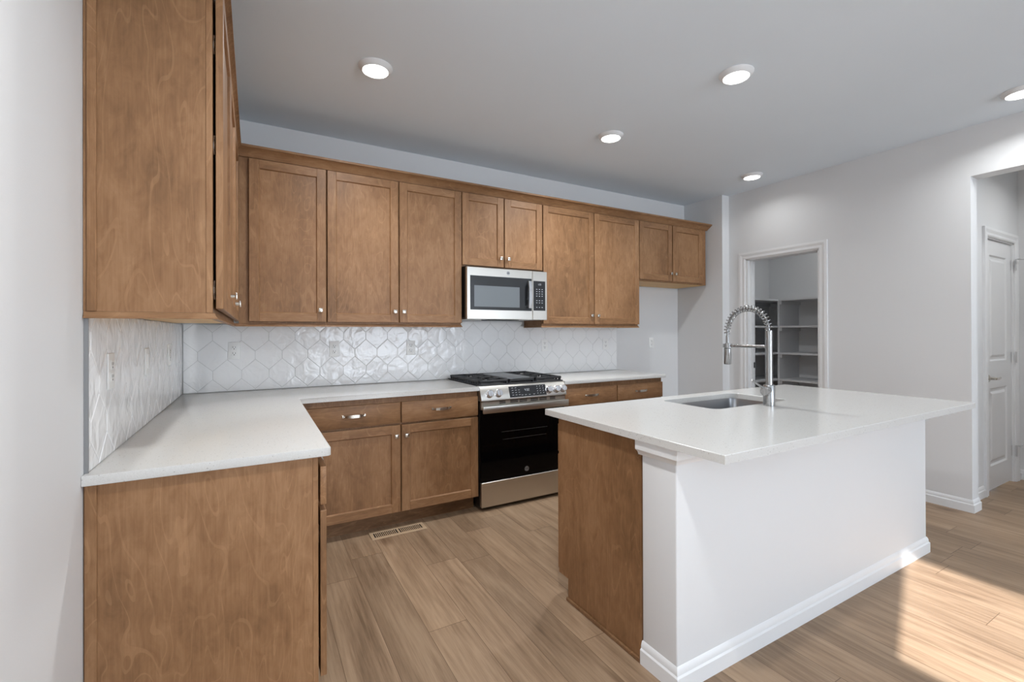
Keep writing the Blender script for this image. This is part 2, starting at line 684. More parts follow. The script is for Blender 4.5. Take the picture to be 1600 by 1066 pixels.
# ---- door casings
def casing(name, fr, u0, u1, top, w=0.073):
    """three-sided profiled casing; fr: v out of the wall"""
    mb = MB(fr)
    prof = [(0, 0), (0, 0.010), (0.010, 0.015), (0.030, 0.013), (0.052, 0.019), (w, 0.017), (w, 0)]

    def ring(pu, pw, su, sw):
        return [mb.bm.verts.new(fr(pu + su * a, b, pw + sw * a)) for a, b in prof]
    r = [ring(u0, 0.0, -1, 0), ring(u0, top, -1, 1), ring(u1, top, 1, 1), ring(u1, 0.0, 1, 0)]
    n = len(prof)
    for i in range(3):
        for k in range(n):
            mb.bm.faces.new((r[i][k], r[i][(k + 1) % n], r[i + 1][(k + 1) % n], r[i + 1][k]))
    mb.bm.faces.new(r[0])
    mb.bm.faces.new(r[3])
    return struct(name, mb, M['trim'])


casing('trim_1', PANTRYF, 0.692, 1.405, DZ)
HALLF = Fr((0, HY, 0), (1, 0, 0), (0, -1, 0))
casing('trim_2', HALLF, HX0, HX1, HZ)
# jamb lining of the pantry doorway with its stop and the dark strike plate
mb = MB()
mb.box(XP - 0.002, XP + 0.122, DY1, DY1 + 0.004, 0, DZ, mi=0)
mb.box(XP - 0.002, XP + 0.122, DY1 - 0.012, DY1, 0, DZ)
mb.box(XP - 0.002, XP + 0.122, DY0, DY0 + 0.012, 0, DZ)
mb.box(XP - 0.002, XP + 0.122, DY0, DY1, DZ - 0.012, DZ)
mb.box(XP + 0.045, XP + 0.080, DY1 - 0.022, DY1 - 0.012, 0, DZ - 0.012)
jamb = struct('trim_3', mb, M['trim'])
mb = MB()
mb.box(XP + 0.086, XP + 0.116, DY1 - 0.0145, DY1 - 0.0118, 0.925, 0.985, 0.001)
tag(mb.build('strike_plate', M['dark'], jamb), 'black metal strike plate')

# ---- hall door (two raised panels, lever, hinges with stops)
mb = MB()
dx0, dx1, dz0, dz1, dv = HX0 + 0.014, HX1 - 0.014, 0.015, HZ - 0.014, HY + 0.012


def raised_door(mb, fr, u0, u1, w0, w1, v0, v1, panels):
    """slab with recessed moulded rectangles on the face v1"""
    us = sorted({u0, u1, *[p[0] for p in panels], *[p[1] for p in panels]})
    ws = sorted({w0, w1, *[p[2] for p in panels], *[p[3] for p in panels]})
    for i in range(len(us) - 1):
        for j in range(len(ws) - 1):
            a, b, c, d = us[i], us[i + 1], ws[j], ws[j + 1]
            if any(abs(a - p[0]) < 1e-6 and abs(c - p[2]) < 1e-6 for p in panels):
                steps = [(0.0, 0.0), (0.012, -0.009), (0.030, -0.009), (0.050, -0.001)]
                rings = []
                for ins, dv_ in steps:
                    rings.append([mb.bm.verts.new(fr(x, v1 + dv_, z)) for x, z in
                                  ((a + ins, c + ins), (b - ins, c + ins), (b - ins, d - ins), (a + ins, d - ins))])
                for r0, r1 in zip(rings, rings[1:]):
                    for k in range(4):
                        mb.bm.faces.new((r0[k], r0[(k + 1) % 4], r1[(k + 1) % 4], r1[k]))
                mb.bm.faces.new(rings[-1])
            else:
                mb.quad([(a, v1, c), (b, v1, c), (b, v1, d), (a, v1, d)])
    mb.quad([(u0, v0, w0), (u1, v0, w0), (u1, v0, w1), (u0, v0, w1)])
    mb.quad([(u0, v0, w0), (u0, v1, w0), (u0, v1, w1), (u0, v0, w1)])
    mb.quad([(u1, v0, w0), (u1, v1, w0), (u1, v1, w1), (u1, v0, w1)])
    mb.quad([(u0, v0, w0), (u1, v0, w0), (u1, v1, w0), (u0, v1, w0)])
    mb.quad([(u0, v0, w1), (u1, v0, w1), (u1, v1, w1), (u0, v1, w1)])
    bmesh.ops.remove_doubles(mb.bm, verts=mb.bm.verts, dist=1e-5)


mb.fr = HALLF
raised_door(mb, HALLF, dx0, dx1, dz0, dz1, -0.05, -0.012,
            [(dx0 + 0.115, dx1 - 0.115, 0.205, 0.84), (dx0 + 0.115, dx1 - 0.115, 1.06, 1.93)])
door = struct('door_1', mb, M['doorp'])
mb = MB(HALLF)
hx = dx0 + 0.06
mb.lathe(HALLF(hx, -0.012, 0.925), (0, -1, 0), [(0, 0), (0.032, 0), (0.032, 0.006), (0.026, 0.011), (0.012, 0.013), (0.011, 0.05), (0, 0.05)], 20)
mb.tube([(hx, 0.038, 0.925), (hx + 0.045, 0.042, 0.925), (hx + 0.105, 0.036, 0.928)], [0.010, 0.010, 0.008], 10)
tag(mb.build('door_handle', M['nickel'], door), 'satin nickel lever handle')
for z in (0.27, 1.08, 1.88):
    mb = MB(HALLF)
    mb.box(dx1 - 0.012, dx1 + 0.0, -0.011, -0.0095, z - 0.045, z + 0.045, 0.0005)
    mb.box(dx1 + 0.0, dx1 + 0.016, 0.012, 0.0205, z - 0.045, z + 0.045, 0.001)
    mb.tube([(dx1 + 0.007, 0.016, z - 0.048), (dx1 + 0.007, 0.016, z + 0.048)], 0.006, 10)
    if z != 1.08:
        mb.tube([(dx1 + 0.007, 0.026, z + 0.046), (dx1 - 0.035, 0.052, z + 0.046)], 0.004, 8)
        mb.tube([(dx1 + 0.007, 0.026, z + 0.046), (dx1 + 0.075, 0.048, z + 0.046)], 0.004, 8)
    mb.build('hinge', M['hinge'], door)
mb = MB(HALLF)
mb.box(HX0, dx0 - 0.003, -0.12, 0.0, 0, HZ)
mb.box(dx1 + 0.003, HX1, -0.12, 0.0, 0, HZ)
mb.box(HX0, HX1, -0.12, 0.0, dz1 + 0.003, HZ)
struct('trim_4', mb, M['trim'])


# ================================================================== CABINETS
def shaker(mb, u0, u1, v0, v1, w0, w1, stile=0.057):
    """recessed-panel door: slots 0 upright grain, 1 level grain"""
    r = 0.0100
    b = 0.0015
    mb.box(u0, u0 + stile, v0, v1, w0, w1, b, 0)
    mb.box(u1 - stile, u1, v0, v1, w0, w1, b, 0)
    mb.box(u0 + stile, u1 - stile, v0, v1, w0, w0 + stile, b, 1)
    mb.box(u0 + stile, u1 - stile, v0, v1, w1 - stile, w1, b, 1)
    # sloped inner edge
    s_ = 0.0045
    a, c, d, e = u0 + stile, u1 - stile, w0 + stile, w1 - stile
    o = [(a, d), (c, d), (c, e), (a, e)]
    i = [(a + s_, d + s_), (c - s_, d + s_), (c - s_, e - s_), (a + s_, e - s_)]
    for k in range(4):
        k2 = (k + 1) % 4
        mb.quad([(o[k][0], v1 - 0.0016, o[k][1]), (o[k2][0], v1 - 0.0016, o[k2][1]), (i[k2][0], v1 - r, i[k2][1]), (i[k][0], v1 - r, i[k][1])], 0 if k % 2 else 1)
    mb.quad([(i[0][0], v1 - r, i[0][1]), (i[1][0], v1 - r, i[1][1]), (i[2][0], v1 - r, i[2][1]), (i[3][0], v1 - r, i[3][1])], 0)
    mb.quad([(a, v0, d), (c, v0, d), (c, v0, e), (a, v0, e)], 0)


def knob(fr, u, v, w, parent):
    mb = MB(fr)
    mb.tube([(u, v, w), (u, v + 0.017, w)], [0.0065, 0.0055], 10)
    mb.box(u - 0.0135, u + 0.0135, v + 0.016, v + 0.024, w - 0.0135, w + 0.0135, 0.0022, seg=2)
    o = mb.build('knob', M['nickel'], parent)
    return o


def pull(fr, u, v, w, parent, ln=0.066):
    mb = MB(fr)
    n = 14
    top, bot = [], []
    for k in range(n + 1):
        x = -1 + 2 * k / n
        h = 0.024 * (1 - x ** 4) + 0.004
        wd = 0.0055 + 0.0045 * (1 - x * x)
        th = 0.006
        ring = [mb.bm.verts.new(fr(u + x * ln, v + vv, w + ww)) for vv, ww in
                ((h, -wd), (h, wd), (h - th, wd), (h - th, -wd))]
        top.append(ring)
    for A, B in zip(top, top[1:]):
        for k in range(4):
            mb.bm.faces.new((A[k], A[(k + 1) % 4], B[(k + 1) % 4], B[k]))
    mb.bm.faces.new(top[0])
    mb.bm.faces.new(top[-1])
    for sg in (-1, 1):
        mb.box(u + sg * ln - 0.006, u + sg * ln + 0.006, v, v + 0.005, w - 0.008, w + 0.008, 0.0015)
        mb.tube([(u + sg * ln * 0.9, v, w), (u + sg * ln * 0.9, v + 0.014, w)], 0.004, 8)
    return mb.build('pull', M['nickel'], parent)


def hinge(fr, u, v0, v1, w, parent):
    mb = MB(fr)
    vm = (v0 + v1) / 2
    mb.box(u + 0.012, u + 0.050, v0 + 0.0005, v0 + 0.003, w - 0.028, w + 0.028, 0.0008)
    mb.tube([(u + 0.010, vm, w - 0.030), (u + 0.010, vm - 0.0015, w - 0.014), (u + 0.010, vm + 0.0015, w), (u + 0.010, vm - 0.0015, w + 0.014), (u + 0.010, vm, w + 0.030)],
            [0.0026, 0.0012, 0.0018, 0.0012, 0.0026], 8)
    return mb.build('hinge', M['nickel'], parent)


def cabinet(name, label, cat, fr, u0, u1, w0, w1, depth, doors=(), drawers=(), toe=False, group=None,
            grain_along='wx', gap=0.004, thick=0.020, end=None, raw_under=False, back=0.001):
    """doors: (u0,u1,w0,w1,knob_u,knob_w,hinge_u or None); drawers: (u0,u1,w0,w1)"""
    loc = fr((u0 + u1) / 2, depth / 2, 0 if toe else w0)
    t = thing(name, label, cat, loc, group)
    mats = [M['wz'], M[grain_along]]
    ff = depth - 0.018
    mb = MB(fr)
    if raw_under:
        mb.box(u0 + 0.001, u1 - 0.001, back, ff, w0, w1, 0.0, 0)
        mb.build('body', M['wz'], t)
        mb = MB(fr)
        mb.box(u0 + 0.012, u1 - 0.012, raw_under if raw_under is not True else 0.012, ff - 0.002, w0 - 0.0022, w0 - 0.0002)
        tag(mb.build('bottom_panel', M['raw'], t), 'pale maple bottom panel')
    elif toe:
        if end == 'u0':       # finished end panel at u0 with a toe notch and applied stiles
            mb.box(u0 + 0.020, u1 - 0.001, back, ff, 0.105, w1, 0, 0)
            mb.build('body', M['wz'], t)
            mb = MB(fr)
            mb.prism([(back, 0.0), (depth - 0.075, 0.0), (depth - 0.075, 0.105), (ff, 0.105), (ff, w1), (back, w1)], u0 + 0.002, u0 + 0.0195, axis='u')
            mb.build('end_panel', M['wz'], t)
        else:
            mb.box(u0 + 0.001, u1 - 0.001, back, ff, 0.105, w1, 0, 0)
            mb.build('body', M['wz'], t)
    else:
        mb.box(u0 + 0.001, u1 - 0.001, back, ff, w0, w1, 0, 0)
        mb.build('body', M['wz'], t)
    # face frame
    mb = MB(fr)
    lo = 0.105 if toe else w0
    mb.box(u0 + 0.0005, u1 - 0.0005, ff + 0.0003, depth, lo, w1, 0.0012)
    mb.build('face_frame', M['wz'], t)
    if toe:
        mb = MB(fr)
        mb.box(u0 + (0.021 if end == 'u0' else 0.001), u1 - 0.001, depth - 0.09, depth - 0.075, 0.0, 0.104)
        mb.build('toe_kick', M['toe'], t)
    vd = depth + gap
    for (a, b, c, d, ku, kw, hu) in doors:
        mb = MB(fr)
        shaker(mb, a, b, vd, vd + thick, c, d)
        o = mb.build('door', mats, t)
        if ku is not None:
            knob(fr, ku, vd + thick, kw, o)
        if hu is not None:
            h = d - c
            zs = (c + 0.06, (c + d) / 2, d - 0.2) if h > 0.8 else (c + 0.10, d - 0.08)
            for z in zs:
                hinge(fr, hu, depth, vd, z, o)
    for (a, b, c, d) in drawers:
        mb = MB(fr)
        mb.box(a, b, vd, vd + thick, c, d, 0.0025, 0, 2)
        o = mb.build('drawer', [M[grain_along]], t)
        pull(fr, (a + b) / 2, vd + thick, (c + d) / 2 + 0.005, o)
    return t


G = 0.005       # half the reveal between doors
UB, UT = 1.372, 2.434     # upper cabinet box
DB, DT = 1.385, 2.421     # upper doors
KU = DB + 0.078           # knob height on the uppers
UD = 0.305
gu = 'wall cabinets in the upper run'

# --- back wall uppers
cabinet('wall_cabinet', 'single-door brown wall cabinet on the back wall, nearest the left corner', 'cabinet',
        BACK, 0.331, 0.848, UB, UT, UD, [(0.388, 0.848 - G, DB, DT, 0.806, KU, None)], group=gu)
cabinet('wall_cabinet', 'tall two-door brown wall cabinet immediately left of the microwave', 'cabinet',
        BACK, 0.848, 1.8445, UB, UT, UD,
        [(0.848 + G, 1.3445 - G, DB, DT, 1.312, KU, None), (1.3445 + G, 1.8445 - 0.003, DB, DT, 1.377, KU, None)], group=gu)
cabinet('wall_cabinet', 'short two-door brown wall cabinet directly above the microwave', 'cabinet',
        BACK, 1.8445, 2.6065, 1.834, UT, UD,
        [(1.8445 + G, 2.2255 - G, 1.847, DT, 2.190, 1.918, None), (2.2255 + G, 2.6065 - G, 1.847, DT, 2.261, 1.918, None)], group=gu)
cabinet('wall_cabinet', 'tall two-door brown wall cabinet immediately right of the microwave', 'cabinet',
        BACK, 2.6065, 3.754, UB, UT, UD,
        [(2.6065 + G, 3.180 - G, DB, DT, 3.142, KU, None), (3.180 + G, 3.754 - 0.003, DB, DT, 3.218, KU, None)], group=gu)
cabinet('wall_cabinet', 'short two-door brown wall cabinet above the empty fridge alcove, right end of the run', 'cabinet',
        BACK, 3.756, 4.779, 1.823, UT, UD,
        [(3.756 + G, 4.228 - G, 1.838, DT, 4.195, 1.915, None), (4.228 + G, 4.700, 1.838, DT, 4.262, 1.915, None)], group=gu, raw_under=-0.09)
# --- left wall uppers (side on to the camera)
YL0 = -1.955
t = cabinet('wall_cabinet', 'nearest brown wall cabinet on the left wall, its broad side panel facing the camera', 'cabinet',
            LEFT, YL0, -1.392, UB, UT, UD,
            [(YL0 + 0.004, -1.392 - G, DB, DT, -1.392 - 0.045, KU, YL0 + 0.006)], group=gu, grain_along='wy', gap=0.008, raw_under=True)
mb = MB(LEFT)          # scribe strip at the wall
mb.box(YL0 - 0.004, YL0 + 0.0005, 0.009, 0.030, UB, UT, 0.001)
mb.build('scribe_molding', M['wz'], t)
cabinet('wall_cabinet', 'two-door brown wall cabinet on the left wall running into the back corner', 'cabinet',
        LEFT, -1.392, -0.333, UB, UT, UD,
        [(-1.392 + G, -0.865 - G, DB, DT, -0.865 - 0.045, KU, None), (-0.865 + G, -0.345, DB, DT, -0.865 + 0.045, KU, None)],
        group=gu, grain_along='wy', gap=0.008, raw_under=True)

# --- crown molding along the tops (one continuous mitred piece)
CR = [(0.306, 2.427), (0.318, 2.427), (0.322, 2.436), (0.368, 2.472), (0.376, 2.474), (0.376, 2.488), (0.306, 2.488)]


def sweep(mb, prof, path):
    """path: list of functions (offset v, height) -> world point, mitred rings"""
    rings = [[mb.bm.verts.new(p(v, w)) for v, w in prof] for p in path]
    n = len(prof)
    for A, B in zip(rings, rings[1:]):
        for k in range(n):
            mb.bm.faces.new((A[k], A[(k + 1) % n], B[(k + 1) % n], B[k]))
    mb.bm.faces.new(rings[0])
    mb.bm.faces.new(rings[-1])


mb = MB()
sweep(mb, CR, [lambda v, w: Vector((0.002, YL0 - (v - 0.306), w)),
               lambda v, w: Vector((0.306 + (v - 0.306) * 0.6, YL0 - (v - 0.306), w)),
               lambda v, w: Vector((0.306 + (v - 0.306) * 0.6, -v, w)),
               lambda v, w: Vector((4.779 + min(v - 0.306, 0.0195), -v, w))])
tag(mb.build('crown_molding', [M['wx']]), 'long brown crown molding along the tops of the wall cabinets', 'molding')

# --- light rails under the uppers
RL = [(0.300, 1.3715), (0.311, 1.3715), (0.313, 1.362), (0.318, 1.356), (0.318, 1.352), (0.300, 1.352)]
mb = MB()
sweep(mb, RL, [lambda v, w: Vector((0.002, YL0 - (v - 0.311), w)),
               lambda v, w: Vector((v, YL0 - (v - 0.311), w)),
               lambda v, w: Vector((v, -v, w)),
               lambda v, w: Vector((1.8445 + (v - 0.311), -v, w)),
               lambda v, w: Vector((1.8445 + (v - 0.311), -0.012, w))])
tag(mb.build('light_rail_molding', [M['wx']]), 'brown light rail under the cabinets left of the microwave', 'molding', 'light rails')
mb = MB()
sweep(mb, RL, [lambda v, w: Vector((2.6065 - (v - 0.311), -0.012, w)),
               lambda v, w: Vector((2.6065 - (v - 0.311), -v, w)),
               lambda v, w: Vector((3.754 + (v - 0.311), -v, w)),
               lambda v, w: Vector((3.754 + (v - 0.311), -0.012, w))])
tag(mb.build('light_rail_molding', [M['wx']]), 'brown light rail under the two-door cabinet right of the microwave', 'molding', 'light rails')

# --- base cabinets
CT, CB = 0.914, 0.884
BD = 0.610
D0, D1 = 0.706, 0.845     # drawer fronts
E0, E1 = 0.114, 0.692     # doors
gb = 'base cabinets along the walls'
cabinet('base_cabinet', 'brown base cabinet with two drawers over two doors between the corner and the range', 'cabinet',
        BACK, 0.640, 1.8425, 0, CB - 0.0005, BD,
        [(0.672, 1.270 - G, E0, E1, 1.237, 0.622, None), (1.270 + G, 1.8425 - 0.005, E0, E1, 1.306, 0.622, None)],
        [(0.672, 1.270 - G, D0, D1), (1.270 + G, 1.8425 - 0.005, D0, D1)], toe=True, group=gb)
cabinet('base_cabinet', 'brown base cabinet with two drawers right of the range, partly behind the island', 'cabinet',
        BACK, 2.6085, 3.745, 0, CB - 0.0005, BD,
        [(2.615, 3.180 - G, E0, E1, 3.145, 0.622, None), (3.180 + G, 3.738, E0, E1, 3.215, 0.622, None)],
        [(2.615, 3.180 - G, D0, D1), (3.180 + G, 3.738, D0, D1)], toe=True, group=gb)
t = cabinet('base_cabinet', 'brown base cabinet in the left foreground, its broad end panel facing the camera', 'cabinet',
            LEFT, YL0, -1.30, 0, CB - 0.0005, 0.609,
            [(YL0 + 0.004, -1.30 - G, E0 + 0.005, E1, -1.35, 0.622, YL0 + 0.006)],
            [(YL0 + 0.004, -1.30 - G, 0.712, D1)], toe=True, group=gb, grain_along='wy', gap=0.007, end='u0')
mb = MB(LEFT)
mb.box(YL0 - 0.004, YL0 + 0.0015, 0.004, 0.030, 0, CB - 0.001, 0.001)
mb.build('scribe_molding', M['wz'], t)
cabinet('base_cabinet', 'brown corner base cabinet under the left counter, behind the foreground end panel', 'cabinet',
        LEFT, -1.30, -0.640, 0, CB - 0.0005, 0.609,
        [(-1.30 + G, -0.70, E0, E1, -1.25, 0.622, None)], [(-1.30 + G, -0.70, D0, D1)],
        toe=True, group=gb, grain_along='wy', gap=0.007)


# --- countertops
def slab(name, poly, label, z0=CB, z1=CT, hole=None):
    mb = MB()
    if hole is None:
        mb.prism(poly, z0, z1, bev=0.0025)
    else:
        for z in (z0, z1):
            vs = [[mb.bm.verts.new((x, y, z)) for x, y in lp] for lp in (poly, hole)]
            es = []
            for lp in vs:
                es += [mb.bm.edges.new((lp[i], lp[(i + 1) % len(lp)])) for i in range(len(lp))]
            bmesh.ops.triangle_fill(mb.bm, use_beauty=True, edges=es)
            if z == z0:
                lowv = vs
        for la, lb in zip(lowv, vs):
            for i in range(len(la)):
                j = (i + 1) % len(la)
                mb.bm.faces.new((la[i], la[j], lb[j], lb[i]))
        bmesh.ops.recalc_face_normals(mb.bm, faces=mb.bm.faces)
        es = [e for e in mb.bm.edges if len(e.link_faces) == 2 and e.calc_face_angle(0) > 1.2 and all(abs(v.co.z - z1) < 1e-6 for v in e.verts)]
        bmesh.ops.bevel(mb.bm, geom=es, offset=0.002, segments=1, affect='EDGES')
    return tag(mb.build(name, M['quartz']), label, 'countertop', 'white quartz countertops')


def rrect(x0, x1, y0, y1, r, n=6):
    out = []
    for cx_, cy_, a0 in ((x1 - r, y1 - r, 0), (x0 + r, y1 - r, 90), (x0 + r, y0 + r, 180), (x1 - r, y0 + r, 270)):
        for k in range(n + 1):
            a = math.radians(a0 + 90 * k / n)
            out.append((cx_ + r * math.cos(a), cy_ + r * math.sin(a)))
    return out


CL = -1.973
slab('countertop', [(0.001, -0.001), (0.001, CL), (0.640, CL), (0.648, CL + 0.008), (0.648, -0.648), (1.8435, -0.648), (1.8435, -0.001)],
     'L-shaped speckled white quartz countertop in the left corner')
slab('countertop', [(2.6075, -0.001), (2.6075, -0.648), (3.765, -0.648), (3.765, -0.001)],
     'short white quartz countertop right of the range, ending at the fridge alcove')
IX0, IX1, IY0, IY1 = 1.722, 3.868, -2.722, -1.690
SX0, SX1, SY0, SY1 = 2.455, 3.105, -2.148, -1.785
slab('countertop', [(IX0, IY0), (IX1, IY0), (IX1, IY1), (IX0, IY1)],
     'large white quartz island countertop with the sink cut into it', hole=rrect(SX0, SX1, SY0, SY1, 0.05))

# --- island: half wall, cabinets
HW0, HW1 = 1.753, 3.885
HB, HF = -2.333, -2.502
t = thing('island_half_wall', 'light grey drywall half wall with white baseboard carrying the island countertop', 'half wall', ((HW0 + HW1) / 2, (HB + HF) / 2, 0))
mb = MB()
mb.box(HW0, HW1, HF, HB, 0, CB - 0.001, 0.006, 0, 3)
mb.build('wall_body', M['wall'], t)


def ring_sweep(mb, prof, corners):
    """corners: (x, y, dx, dy): profile offset direction per corner"""
    sweep(mb, prof, [(lambda v, w, c=c: Vector((c[0] + c[2] * v, c[1] + c[3] * v, w))) for c in corners])


mb = MB()
ring_sweep(mb, BB, [(HW0, HB, -1, 0), (HW0, HF, -1, -1), (HW1, HF, 1, -1), (HW1, HB, 1, 0)])
mb.build('baseboard', M['trim'], t)
CAPP = [(0, 0.822), (0.004, 0.822), (0.006, 0.828), (0.010, 0.836), (0.018, 0.842), (0.022, 0.846), (0.022, 0.8825), (0, 0.8825)]
mb = MB()
ring_sweep(mb, CAPP, [(HW0, HB + 0.015, -1, 0), (HW0, HF, -1, -1), (HW1, HF, 0, -1)])
mb.build('cap_trim', M['trim'], t)

ISL = Fr((0, HB + 0.001, 0), (-1, 0, 0), (0, 1, 0))      # island cabinets face the range
idp = 0.561
t = cabinet('island_cabinet', 'brown island base cabinet whose dark end panel faces the range side', 'cabinet',
            ISL, -2.28, -1.757, 0, CB - 0.0005, idp,
            [(-2.28 + G, -1.757 - 0.004, E0, E1, -2.23, 0.622, None)], [(-2.28 + G, -1.757 - 0.004, D0, D1)], toe=True,
            group='island base cabinets')
# finished end panel with toe notch and base shoe
mb = MB(ISL)
mb.prism([(0.001, 0.0), (idp - 0.075, 0.0), (idp - 0.075, 0.105), (idp, 0.105), (idp, CB - 0.001), (0.001, CB - 0.001)], -1.7565, -1.750, axis='u')
mb.build('end_panel', M['wz'], t)
mb = MB(ISL)
mb.prism([(0, 0), (0.012, 0), (0.011, 0.008), (0.006, 0.016), (0, 0.018)], 0, 1, axis='w')
mb = MB()
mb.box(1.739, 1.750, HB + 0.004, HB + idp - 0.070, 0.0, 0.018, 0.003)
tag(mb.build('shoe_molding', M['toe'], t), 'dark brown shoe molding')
# sink base: open carcass so the bowl hangs inside
t = thing('island_cabinet', 'brown sink base cabinet in the middle of the island, facing the range', 'cabinet', (2.78, HB + 0.28, 0), 'island base cabinets')
mb = MB(ISL)
a, b = -3.24, -2.282
mb.box(a + 0.001, a + 0.018, 0.001, idp - 0.0095, 0.105, CB - 0.001)
mb.box(b - 0.018, b - 0.001, 0.001, idp - 0.0095, 0.105, CB - 0.001)
mb.box(a + 0.018, b - 0.018, 0.001, idp - 0.018, 0.105, 0.123)
mb.box(a + 0.018, b - 0.018, 0.001, 0.008, 0.123, CB - 0.001)
mb.build('body', M['wz'], t)
mb = MB(ISL)
mb.box(a + 0.001, b - 0.001, idp - 0.009, idp, 0.105, CB - 0.001)
mb.build('face_frame', M['wz'], t)
mb = MB(ISL)
mb.box(a + 0.001, b - 0.001, idp - 0.09, idp - 0.075, 0, 0.104)
mb.build('toe_kick', M['toe'], t)
c_ = (a + b) / 2
for u0, u1, ku in ((a + G, c_ - G, c_ - 0.04), (c_ + G, b - G, c_ + 0.04)):
    mb = MB(ISL)
    shaker(mb, u0, u1, idp + 0.004, idp + 0.022, E0, E1)
    o = mb.build('door', [M['wz'], M['wx']], t)
    knob(ISL, ku, idp + 0.022, 0.622, o)
mb = MB(ISL)
mb.box(a + G, b - G, idp + 0.004, idp + 0.022, D0, D1, 0.0025)
mb.build('false_drawer', M['wx'], t)
cabinet('island_cabinet', 'brown base cabinet at the far right end of the island, facing the range', 'cabinet',
        ISL, -3.86, -3.242, 0, CB - 0.0005, idp,
        [(-3.86 + G, -3.242 - G, E0, E1, -3.29, 0.622, None)], [(-3.86 + G, -3.242 - G, D0, D1)], toe=True, group='island base cabinets')


# ================================================================== BACKSPLASH
def clip(poly, a, b, c):
    """keep a*x+b*y<=c"""
    out = []
    for i in range(len(poly)):
        p, q = poly[i], poly[(i + 1) % len(poly)]
        dp, dq = a * p[0] + b * p[1] - c, a * q[0] + b * q[1] - c
        if dp <= 0:
            out.append(p)
        if dp * dq < 0:
            t_ = dp / (dp - dq)
            out.append((p[0] + (q[0] - p[0]) * t_, p[1] + (q[1] - p[1]) * t_))
    return out


def inset(poly, d):
    n = len(poly)
    area = sum(poly[i][0] * poly[(i + 1) % n][1] - poly[(i + 1) % n][0] * poly[i][1] for i in range(n)) / 2
    if area < 0:
        poly = poly[::-1]
    res = poly
    for i in range(n):
        p, q = poly[i], poly[(i + 1) % n]
        ex, ey = q[0] - p[0], q[1] - p[1]
        l_ = math.hypot(ex, ey)
        if l_ < 1e-5:
            continue
        nx, ny = ey / l_, -ex / l_
        res = clip(res, nx, ny, nx * p[0] + ny * p[1] - d)
        if len(res) < 3:
            return []
    out = [res[0]]
    for p in res[1:]:
        if math.hypot(p[0] - out[-1][0], p[1] - out[-1][1]) > 5e-5:
            out.append(p)
    if math.hypot(out[0][0] - out[-1][0], out[0][1] - out[-1][1]) < 5e-5:
        out.pop()
    return out if len(out) > 2 else []


TW, TV, TP, TZ = 0.1665, 0.0275, 0.1305, 1.287     # width, half side, row pitch, top row centre


def tiles(fr, u0, u1, rects, phase, label, tall=None):
    mb = MB(fr)
    if tall:
        mb.box(tall[0], tall[1], 0.0006, 0.0078, rects[0][3], tall[2], 0, 1)
    for a, b, c, d in rects:
        mb.box(a, b, 0.0006, 0.0078, c, d, 0, 1)
    for r in range(-3, 6):
        zc = TZ - r * TP
        k0 = int((u0 - phase) / TW) - 2
        for k in range(k0, k0 + int((u1 - u0) / TW) + 5):
            uc = phase + (k + 0.5 + (0.5 if r % 2 else 0)) * TW
            h = TW / 2
            tip = TP - TV
            hexa = [(uc - h, zc - TV), (uc, zc - tip), (uc + h, zc - TV), (uc + h, zc + TV), (uc, zc + tip), (uc - h, zc + TV)]
            for a, b, c, d in rects:
                if tall and uc - h > tall[0] and uc + h < tall[1]:
                    d = tall[2]
                p = hexa
                for cl in ((-1, 0, -a), (1, 0, b), (0, -1, -c), (0, 1, d)):
                    p = clip(p, *cl)
                    if len(p) < 3:
                        break
                if len(p) < 3:
                    continue
                o = inset(p, 0.0011)
                if not o:
                    continue
                i1 = inset(o, 0.0032)
                tx, tz = random.uniform(-1, 1) * 0.010, random.uniform(-1, 1) * 0.010
                vo = [mb.bm.verts.new(fr(x, 0.0066, z)) for x, z in o]
                if not i1 or len(i1) != len(o):
                    f = mb.bm.faces.new(vo)
                    r_ = bmesh.ops.extrude_face_region(mb.bm, geom=[f])
                    dv_ = fr(0, 0.0024, 0) - fr(0, 0, 0)
                    for g in r_['geom']:
                        if isinstance(g, bmesh.types.BMVert):
                            g.co += dv_
                    continue
                # match start vertices
                s_ = min(range(len(i1)), key=lambda q: math.hypot(i1[q][0] - o[0][0], i1[q][1] - o[0][1]))
                i1 = i1[s_:] + i1[:s_]
                vi = [mb.bm.verts.new(fr(x, 0.0092 + (x - uc) * tx + (z - zc) * tz, z)) for x, z in i1]
                vm = [mb.bm.verts.new(fr(x, 0.0082, z)) for x, z in o]
                for q in range(len(o)):
                    q2 = (q + 1) % len(o)
                    mb.bm.faces.new((vo[q], vo[q2], vm[q2], vm[q]))
                    mb.bm.faces.new((vm[q], vm[q2], vi[q2], vi[q]))
                mb.bm.faces.new(vi)
    o = mb.build('tile_backsplash', [M['tile'], M['grout']])
    for p in o.data.polygons:
        p.use_smooth = False
    return tag(o, label, 'backsplash', 'tiled backsplashes')


ZB = CT + 0.0008
tiles(BACK, 0.0, 3.744, [(0.0105, 3.744, ZB, 1.3690)], 0.006,
      'white elongated-hexagon tile backsplash along the back wall behind the range', (1.8445, 2.6065, 1.409))
o = tiles(LEFT, -1.9425, -0.0, [(-1.9425, -0.0105, ZB, 1.3690)], -0.09, 'white tile backsplash on the left wall with a grey metal edge')
mb = MB(LEFT)
mb.box(-1.948, -1.9430, 0.0006, 0.0105, ZB, 1.3515)
mb.build('edge_trim', M['edge'], o)


